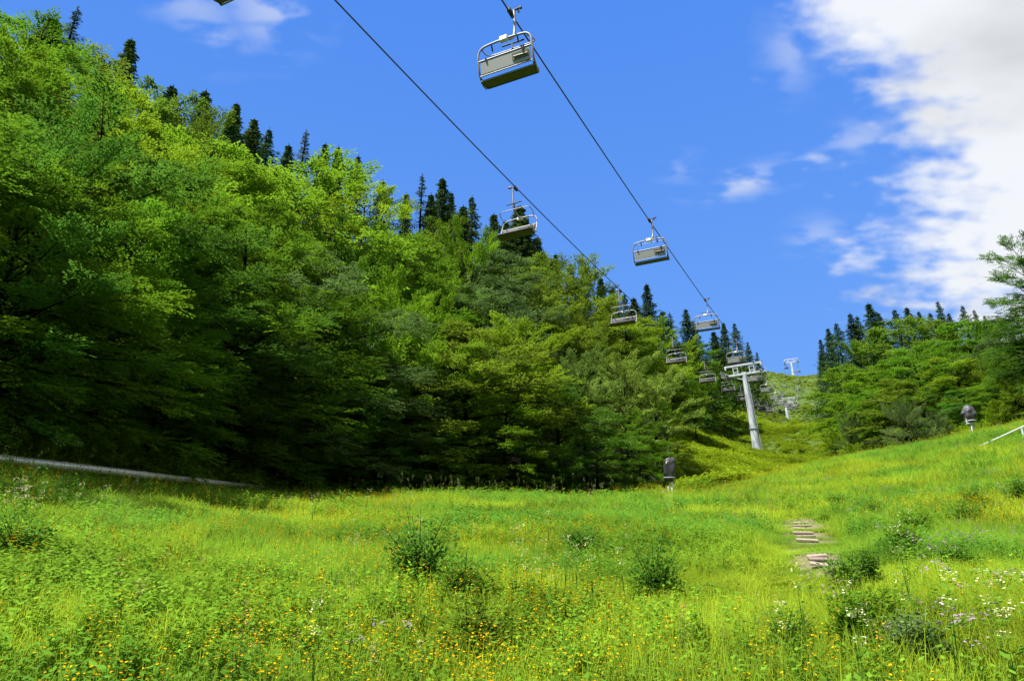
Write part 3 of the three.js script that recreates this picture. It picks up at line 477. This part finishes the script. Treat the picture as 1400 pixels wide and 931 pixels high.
// ---------------------------------------------------------------- meadow: grass, herbs, flowers, saplings
function bladeTuft(seed, n, rad, h, w, wilt = .5) {
  const R = rng(seed), p = [], nn = [], c = [], ix = [];
  for (let i = 0; i < n; i++) {
    const a = R() * 6.283, q = Math.sqrt(R()) * rad, x = Math.cos(a) * q, z = Math.sin(a) * q, b = R() * 6.283, hh = h * (.45 + .65 * R()), bend = hh * wilt * (.2 + R()), dx = Math.cos(b), dz = Math.sin(b), sx = -dz * w / 2, sz = dx * w / 2, k = p.length / 3, v = .75 + .5 * R(), y = R() * .3;
    const pt = (t, ww) => { const bx = x + dx * bend * t * t, by = hh * t - bend * .25 * t * t * t - .05, bz = z + dz * bend * t * t; p.push(bx - sx * ww, by, bz - sz * ww, bx + sx * ww, by, bz + sz * ww); };
    pt(0, 1); pt(.5, .85); { const t = 1; p.push(x + dx * bend, hh - bend * .25 - .05, z + dz * bend); }
    for (let m = 0; m < 5; m++) { const l = 1 / Math.hypot(.8, .5); nn.push(-dx * .5 * l, .8 * l, -dz * .5 * l); c.push(v * (1 + y * .6), v, v * (1 - y)); }
    ix.push(k, k + 1, k + 2, k + 1, k + 3, k + 2, k + 2, k + 3, k + 4);
  }
  const g = new THREE.BufferGeometry(); g.setAttribute('position', new THREE.Float32BufferAttribute(p, 3)); g.setAttribute('normal', new THREE.Float32BufferAttribute(nn, 3)); g.setAttribute('color', new THREE.Float32BufferAttribute(c, 3)); g.setIndex(ix); return g;
}
function herbTuft(seed, stems, leaves, h, leaf, rad, flower) { // leafy stems, some topped with a cluster of small flowers
  const R = rng(seed), L = new Leaves(), Fl = new Leaves();
  for (let s = 0; s < stems; s++) {
    const a = R() * 6.283, q = Math.sqrt(R()) * rad, x = Math.cos(a) * q, z = Math.sin(a) * q, hh = h * (.6 + .5 * R()), lx = (R() - .5) * .25 * hh, lz = (R() - .5) * .25 * hh, v0 = .8 + .4 * R(), l = Math.hypot(lx, hh, lz);
    L.leaf(x, -.04, z, lx / l, hh / l, lz / l, 1, 0, 0, l, .01, v0, v0, v0);
    for (let k = 0; k < leaves; k++) { const t = (k + .5) / leaves, b = k * 2.4 + R(), d = V(Math.cos(b), .1 + .5 * R(), Math.sin(b)).normalize(), n = V((R() - .5) * .7, 1, (R() - .5) * .7); n.addScaledVector(d, -n.dot(d)).normalize(); const v = v0 * (.75 + .5 * R()); L.leaf(x + lx * t, hh * t, z + lz * t, d.x, d.y, d.z, n.x, n.y, n.z, leaf * (1.2 - t * .6) * (.7 + .6 * R()), leaf * .42, v, v, v); }
    if (flower) for (let k = 0; k < flower.n; k++) { const b = R() * 6.283, q2 = flower.rad * Math.sqrt(R()), dy = flower.tall * R(), d = V(Math.cos(b), .25 * (R() - .3), Math.sin(b)).normalize(), n = V((R() - .5) * 1.2, 1, (R() - .5) * 1.2); n.addScaledVector(d, -n.dot(d)).normalize(); const v = .75 + .45 * R(); Fl.leaf(x + lx + Math.cos(b) * q2, hh - flower.tall * .5 + dy, z + lz + Math.sin(b) * q2, d.x, d.y, d.z, n.x, n.y, n.z, flower.size * (.7 + .6 * R()), flower.size, v, v, v); }
  }
  return { green: L.build(), flower: flower ? Fl.build() : null };
}
const _m = new THREE.Matrix4(), _q = new THREE.Quaternion(), _e = new THREE.Euler(), _c = new THREE.Color();
function scatter(name, geo, mat, places, label, category) {
  if (!places.length) return; const im = new THREE.InstancedMesh(geo, mat, places.length); im.name = numbered(name);
  places.forEach(([x, y, z, s, sy, turn, col], i) => { _e.set((hash2(i, 3) - .5) * .25, turn, (hash2(i, 9) - .5) * .25); _q.setFromEuler(_e); _m.compose(V(x, y, z), _q, V(s, sy, s)); im.setMatrixAt(i, _m); if (col) im.setColorAt(i, _c.setRGB(...col)); });
  im.castShadow = im.receiveShadow = true; scene.add(im); tag(im, label, category, null, 'stuff');
}
const bare = [[1095, 713], [1098, 724], [1102, 733], [1108, 742], [1117, 757], [1119, 763], [1120, 772]].map(([x, y]) => hit(x, y));
const onPath = (x, z) => bare.some((p, i) => Math.hypot(x - p.x, z - p.z) < (i < 4 ? .42 : .32) + .25 * (vnoise(x * 3, z * 3) - .5));
const pathEnd = bare[bare.length - 1].clone().multiplyScalar(.72), pathDir = pathEnd.clone().sub(bare[0]).setY(0), pathLen = pathDir.length(); pathDir.normalize();
const trodden = (x, z) => { const dx = x - bare[0].x, dz = z - bare[0].z, t = Math.min(pathLen, Math.max(0, dx * pathDir.x + dz * pathDir.z)); return lerp(.22, 1, sstep(.5, 1.15, Math.hypot(dx - pathDir.x * t, dz - pathDir.z * t))); }; // grass kept short along the path
function meadowTone(x, z, R) { const a = fbm(x / 3.4 + 7, z / 3.4, 4), b = fbm(x / 1.1 + 70, z / 1.1 + 3, 3), y = sstep(.38, .62, a), d = .52 + .8 * b + .34 * vnoise(x / .32 + 9, z / .32) + (R() - .5) * .3; return [lerp(.76, 1.14, y) * d, lerp(.9, 1.04, y) * d, lerp(.9, .8, y) * d]; }
{
  const mG = leafMat(.185, .305, .03, .5), mH = leafMat(.125, .255, .026, .5);
  const tufts = [bladeTuft(1, 60, .2, .36, .0075, .6), bladeTuft(2, 56, .22, .42, .007, .75), bladeTuft(3, 50, .18, .28, .009, .5)], wide = [bladeTuft(4, 46, .34, .4, .015, .6), bladeTuft(5, 46, .36, .36, .016, .7)];
  const P1 = tufts.map(() => []), P2 = wide.map(() => []), herbs = [[], []], R = rng(4242);
  const sample = (n, r0, r1, f) => { for (let i = 0; i < n; i++) { const az = -43 + 86 * R(), r = Math.sqrt(r0 * r0 + (r1 * r1 - r0 * r0) * R()); if (r > crestR(az) + 3) continue; const p = polar(az, r); f(p.x, ground(p.x, p.z), p.z, r, az); } };
  const hgt = (x, z) => (.34 + 1.0 * fbm(x / 2.2 + 20, z / 2.2, 3)) * trodden(x, z);
  sample(20000, 3.5, 17, (x, y, z) => { if (onPath(x, z)) return; const k = Math.floor(R() * 3), s = .8 + .5 * R(); P1[k].push([x, y, z, s, s * hgt(x, z), R() * 6.28, meadowTone(x, z, R)]); });
  sample(42000, 16, 63, (x, y, z) => { if (onPath(x, z)) return; const k = Math.floor(R() * 2), s = .8 + .6 * R(); P2[k].push([x, y, z, s, s * hgt(x, z), R() * 6.28, meadowTone(x, z, R)]); });
  { // bare trodden earth of the path round the boards
    const g = new THREE.BufferGeometry(), pos = [], uv = [], ix = [], n = 26, a = bare[0], b = bare[bare.length - 1], d = b.clone().sub(a).setY(0), len = d.length(), dir = d.clone().normalize(), sd = V(-dir.z, 0, dir.x);
    for (let i = 0; i <= n; i++) for (let j = 0; j <= 8; j++) { const t = lerp(-.12, 1.1, i / n), w = (.62 + .3 * (vnoise(i * .6, 3) - .5)) * Math.sin(Math.PI * Math.min(1, Math.max(0, i / n))) ** .4, p = a.clone().addScaledVector(dir, t * len).addScaledVector(sd, (j / 4 - 1) * w); pos.push(p.x, ground(p.x, p.z) + .03 - (j % 8 ? 0 : .06), p.z); uv.push(p.x, p.z); }
    for (let i = 0; i < n; i++) for (let j = 0; j < 8; j++) { const q = i * 9 + j; ix.push(q, q + 1, q + 9, q + 1, q + 10, q + 9); }
    g.setAttribute('position', new THREE.Float32BufferAttribute(pos, 3)); g.setAttribute('uv', new THREE.Float32BufferAttribute(uv, 2)); g.setIndex(ix); g.computeVertexNormals();
    const m = new THREE.Mesh(g, new THREE.MeshStandardMaterial({ color: lin(.26, .19, .11), roughness: 1, map: soilTex, side: THREE.DoubleSide })); m.name = 'path'; m.receiveShadow = true; scene.add(m); tag(m, 'trodden bare earth of the meadow path round the boards', 'path', null, 'structure');
  }
  tufts.forEach((g, k) => scatter('meadow_grass', g, mG, P1[k], 'tall sunlit grass of the flowering meadow', 'grass')); wide.forEach((g, k) => scatter('meadow_grass', g, mG, P2[k], 'tall sunlit grass of the flowering meadow', 'grass'));
  const hb = [herbTuft(71, 8, 12, .34, .06, .2), herbTuft(72, 6, 9, .28, .085, .22)];
  sample(10000, 3.5, 17, (x, y, z) => { const d = fbm(x / 2 + 90, z / 2, 3); if (R() > sstep(.3, .55, d) || trodden(x, z) < .8) return; const t = meadowTone(x, z, R).map((c) => c * 1.08), s = .7 + .6 * R(); herbs[Math.floor(R() * 2)].push([x, y, z, s, s, R() * 6.28, t]); });
  sample(17000, 16, 63, (x, y, z) => { const d = fbm(x / 2 + 90, z / 2, 3); if (R() > sstep(.36, .6, d) || trodden(x, z) < .8) return; const t = meadowTone(x, z, R).map((c) => c * 1.08), s = 1 + .7 * R(); herbs[Math.floor(R() * 2)].push([x, y, z, s, s, R() * 6.28, t]); });
  hb.forEach((g, k) => scatter('meadow_herbs', g.green, mH, herbs[k], 'broad-leaved green herbs growing between the meadow grass', 'herbs'));
  // yellow and cream flowers
  const yellow = new THREE.MeshPhysicalMaterial({ color: lin(.62, .36, .004), roughness: 1, transmission: .25, thickness: 0, side: THREE.DoubleSide, vertexColors: true, specularIntensity: 0 }), lemon = yellow.clone(), cream = yellow.clone(), lilac = yellow.clone(); lemon.color = lin(.62, .47, .008); cream.color = lin(.62, .6, .36); lilac.color = lin(.30, .2, .28);
  const yg = herbTuft(81, 3, 9, .46, .045, .2, { n: 11, rad: .024, tall: .11, size: .0145 }), wg = herbTuft(82, 2, 7, .62, .1, .14, { n: 24, rad: .034, tall: .06, size: .014 }), lg = herbTuft(83, 4, 6, .4, .05, .2, { n: 10, rad: .03, tall: .05, size: .022 });
  const Y = [], Y2 = [], C = [], Li = [];
  sample(15000, 3, 17, (x, y, z, r, az) => { const d = fbm(x / 3.2 + 200, z / 3.2 + 11, 4) + (az < -8 ? .07 : az < 14 ? .03 : -.06); if (R() > sstep(.5, .7, d) * .24 + .014 || trodden(x, z) < .9) return; const s = .75 + .5 * R(); Y.push([x, y, z, s, s, R() * 6.28, [1, lerp(.85, 1.12, R()), 1]]); });
  sample(26000, 16, 62, (x, y, z, r, az) => { const d = fbm(x / 4.5 + 300, z / 4.5 + 11, 4) + (az > 10 && az < 22 && r > 26 ? .2 : 0); if (R() > sstep(.5, .72, d) * (az > 10 ? .75 : .42) + .025 || trodden(x, z) < .9) return; const s = 1 + .5 * R(); (az > 8 ? Y2 : Y).push([x, y, z, s, s * .95, R() * 6.28, [1, lerp(.9, 1.1, R()), 1]]); });
  sample(9000, 3, 60, (x, y, z) => { const d = fbm(x / 2.2 + 400, z / 2.2 + 60, 3); if (R() > sstep(.58, .72, d) * .07 + .008 || trodden(x, z) < .9) return; const s = .8 + .5 * R(); C.push([x, y, z, s, s, R() * 6.28, [1, 1, 1]]); });
  for (const [px, py, n, w] of [[1240, 868, 4, .5], [1265, 850, 2, .4], [575, 752, 9, .35], [20, 680, 8, .4], [65, 690, 6, .4], [720, 780, 8, .6], [1290, 860, 3, .4]]) { const q = hit(px, py, .5); for (let i = 0; i < n; i++) { const x = q.x + (R() - .5) * 2 * w, z = q.z + (R() - .5) * 2 * w, s = .8 + .4 * R(); C.push([x, ground(x, z), z, s, s, R() * 6.28, [1, 1, 1]]); } }
  sample(7000, 5, 40, (x, y, z, r, az) => { if (trodden(x, z) < .9 || R() > sstep(.58, .7, fbm(x / 1.8 + 500, z / 1.8, 3)) * (az > 20 ? .3 : .05)) return; const s = .8 + .5 * R(); Li.push([x, y, z, s, s, R() * 6.28, [1, 1, 1]]); });
  for (const [geo, mat, list, n, label] of [[yg, yellow, Y, 'yellow_flowers', 'golden yellow flower heads spread over the meadow'], [yg, lemon, Y2, 'yellow_flowers', 'lemon yellow flower spikes along the crest by the black snow machine'], [wg, cream, C, 'cream_flowers', 'loose cream-white flower heads dotted over the meadow'], [lg, lilac, Li, 'lilac_flowers', 'small dusky lilac flowers among the grass']]) { scatter(n, geo.flower, mat, list, label, 'flowers'); scatter('flower_stems', geo.green, mH, list.map((q) => [...q.slice(0, 6), [1, 1, 1]]), 'leafy green stems under the ' + n.replace('_', ' '), 'flowers'); }
  // dry seed grass standing over the green in drifts
  const sg = herbTuft(85, 5, 0, .62, .03, .24, { n: 14, rad: .012, tall: .13, size: .02 }), straw = leafMat(.32, .27, .12, .35), SG = [];
  sample(9000, 3.5, 60, (x, y, z, r) => { if (trodden(x, z) < .9 || R() > sstep(.5, .66, fbm(x / 2.7 + 600, z / 2.7 + 8, 3)) * .2 + .008) return; const s = .55 + .4 * R(); SG.push([x, y, z, s * (r > 16 ? 1.3 : 1), s, R() * 6.28, [lerp(.8, 1.2, R()), lerp(.8, 1.05, R()), 1]]); });
  scatter('seed_grass', sg.green, straw, SG, 'thin straw-coloured stems of dry seed grass in the meadow', 'grass'); scatter('seed_grass_heads', sg.flower, straw, SG, 'tan seed heads of dry grass in the meadow', 'grass');
  // tall seed stalks along the crest
  const st = herbTuft(84, 1, 5, .75, .035, .05, { n: 16, rad: .018, tall: .2, size: .022 }), S = [];
  for (let i = 0; i < 300; i++) { const az = -40 + 57 * R(), r = crestR(az) - 4 + 4.5 * R(), p = polar(az, r), s = .7 + .5 * R(); S.push([p.x, ground(p.x, p.z), p.z, s, s * (.8 + .5 * R()), R() * 6.28, [1, 1, 1]]); }
  scatter('seed_stalks', st.green, mH, S, 'tall thin stalks standing along the crest of the meadow', 'stalks'); scatter('seed_heads', st.flower, leafMat(.3, .34, .12, .3), S, 'pale seed heads of the tall stalks along the crest', 'stalks');
  // low scrub of the clearing behind the crest and along the foot of the woods
  const scrub = [bush(91, { stems: 16, leaves: 14, leaf: .16, spread: .7 }), bush(92, { stems: 14, leaves: 14, leaf: .18, spread: .8, wild: .8 })], U = [[], []], U2 = [[], []];
  const mU = leafMat(.185, .27, .015, .42);
  const feet = scene.children.filter((o) => o.userData.category === 'lift pylon').map((o) => o.position);
  for (let i = 0; i < 30000; i++) {
    const az = 13.5 + 14 * R(), r = Math.exp(lerp(Math.log(44), Math.log(345), R())); if (r < crestR(az) + .5 || (az > 24.8 && r < 120 && R() < .6)) continue;
    const p = polar(az, r); if (feet.some((f) => Math.hypot(p.x - f.x * .985, p.z - f.z * .985) < 2.6)) continue; const n = fbm(p.x / 7 + 60, p.z / 7, 3), s = lerp(.55, 1.25, n) * (r > 130 ? 1.25 : 1) * (.7 + .5 * R()) * (az < 19 && r < 92 ? 1.35 : 1), d = lerp(.6, 1.3, fbm(p.x / 5, p.z / 5 + 90, 3));
    U[i % 2].push([p.x, ground(p.x, p.z) - .1, p.z, s, s * lerp(.5, .95, R()), R() * 6.28, [d * 1.02, d, d * .8]]);
  }
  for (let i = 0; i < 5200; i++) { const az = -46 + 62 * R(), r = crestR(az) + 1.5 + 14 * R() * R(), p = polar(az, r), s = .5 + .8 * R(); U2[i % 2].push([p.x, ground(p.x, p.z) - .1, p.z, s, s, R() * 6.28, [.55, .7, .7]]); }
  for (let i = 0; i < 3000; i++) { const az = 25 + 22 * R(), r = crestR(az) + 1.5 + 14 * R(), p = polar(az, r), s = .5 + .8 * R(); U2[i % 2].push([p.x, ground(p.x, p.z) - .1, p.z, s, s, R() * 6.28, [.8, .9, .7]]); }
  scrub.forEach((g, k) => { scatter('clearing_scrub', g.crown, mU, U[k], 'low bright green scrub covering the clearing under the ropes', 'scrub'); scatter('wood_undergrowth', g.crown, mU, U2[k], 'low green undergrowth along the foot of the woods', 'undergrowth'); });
}
// saplings standing in the meadow
const sapA = bush(101, { stems: 60, leaves: 34, leaf: .06, spread: .42, wild: .9, narrow: .5 }), sapB = bush(102, { stems: 46, leaves: 30, leaf: .08, spread: .48, narrow: .5 }), sapC = bush(103, { stems: 60, leaves: 30, leaf: .07, spread: .34, narrow: .65, wild: .8 });
for (const [px, py, h, w, col, label, proto] of [
  [572, 822, .9, 1.1, 'deep', 'bushy willow sapling with a cream flower clump behind it', sapA], [632, 838, .55, 1.4, 'deep', 'small dark sapling beside the bushy willow sapling', sapA], [640, 935, .62, 1.1, 'olive', 'olive green willow sapling in front of the bushy one', sapB], [898, 838, .72, 1.0, 'deep', 'loose dark green sapling among golden flowers', sapA], [797, 766, .6, 1.3, 'deep', 'low dark green tuft bush in open grass', sapA],
  [1165, 850, .68, .8, 'deep', 'tall broad-leaved sapling below the sunken boards', sapC], [1172, 915, .62, .8, 'beech', 'broad-leaved sapling in front of the tall one below the boards', sapC], [1192, 800, .5, 1.1, 'deep', 'dark green broad-leaved sapling just behind the tall one', sapC], [1075, 915, .5, 1.0, 'deep', 'small dark willow bush near the golden flowers', sapB], [1200, 715, .75, 1.3, 'deep', 'dark open sapling on open grass above the boards', sapB], [1190, 728, .45, 1.3, 'deep', 'low dark bush at the foot of the open sapling', sapA], [1146, 694, .6, 1.6, 'deep', 'low dark bush just above the board steps', sapA], [1128, 716, .4, 1.6, 'bright', 'bright green grass tussock beside the board steps', sapA],
  [1340, 702, .9, 1.1, 'deep', 'dark sapling high on the grassy rise', sapB], [1328, 728, .8, 1.3, 'deep', 'dark spreading sapling just below another on the rise', sapB], [1258, 745, .7, 1.3, 'beech', 'green spreading sapling in the middle of the rise', sapC], [1240, 765, .6, 1.4, 'beech', 'green sapling overlapping the spreading one on the rise', sapC], [1318, 790, .55, 1.2, 'deep', 'small dark sapling among lilac flowers', sapB], [1262, 935, .5, 1.5, 'willow', 'silvery broad-leaved plant under the cream flower heads', sapC], [18, 775, .6, 1.6, 'deep', 'dark spreading bush under the silver pipe side of the meadow', sapA], [1395, 690, 1.0, 1.0, 'deep', 'dark sapling at the top of the rise below the silver rail', sapB], [1205, 885, .5, 1.0, 'beech', 'green sapling beside the cream flower heads', sapC],
]) {
  const p = hit(px, py); p.y -= .02; const g = plant('meadow_sapling', proto, leafColors[col], p, h * (px > 1060 ? .95 : 1.2), w * .95, R0() * 6.28, M.barkDark); tag(g, label, 'sapling');
}
// look-alike trees are counted along the wood, starting at the clearing
{
  const words = 'first second third fourth fifth sixth seventh eighth ninth tenth eleventh twelfth thirteenth fourteenth fifteenth sixteenth seventeenth eighteenth nineteenth twentieth twenty-first twenty-second twenty-third twenty-fourth twenty-fifth twenty-sixth twenty-seventh twenty-eighth twenty-ninth thirtieth'.split(' '), sets = new Map();
  for (const o of scene.children) if (o.userData.category === 'tree') { const k = o.userData.label; sets.set(k, [...(sets.get(k) ?? []), o]); }
  for (const [k, list] of sets) if (list.length > 1) list.sort((a, b) => Math.abs(azOf(a.position) - 23.5) - Math.abs(azOf(b.position) - 23.5)).forEach((o, i) => { o.userData.label = k + ', ' + words[i] + ' from the clearing'; });
}
renderer.render(scene, camera);
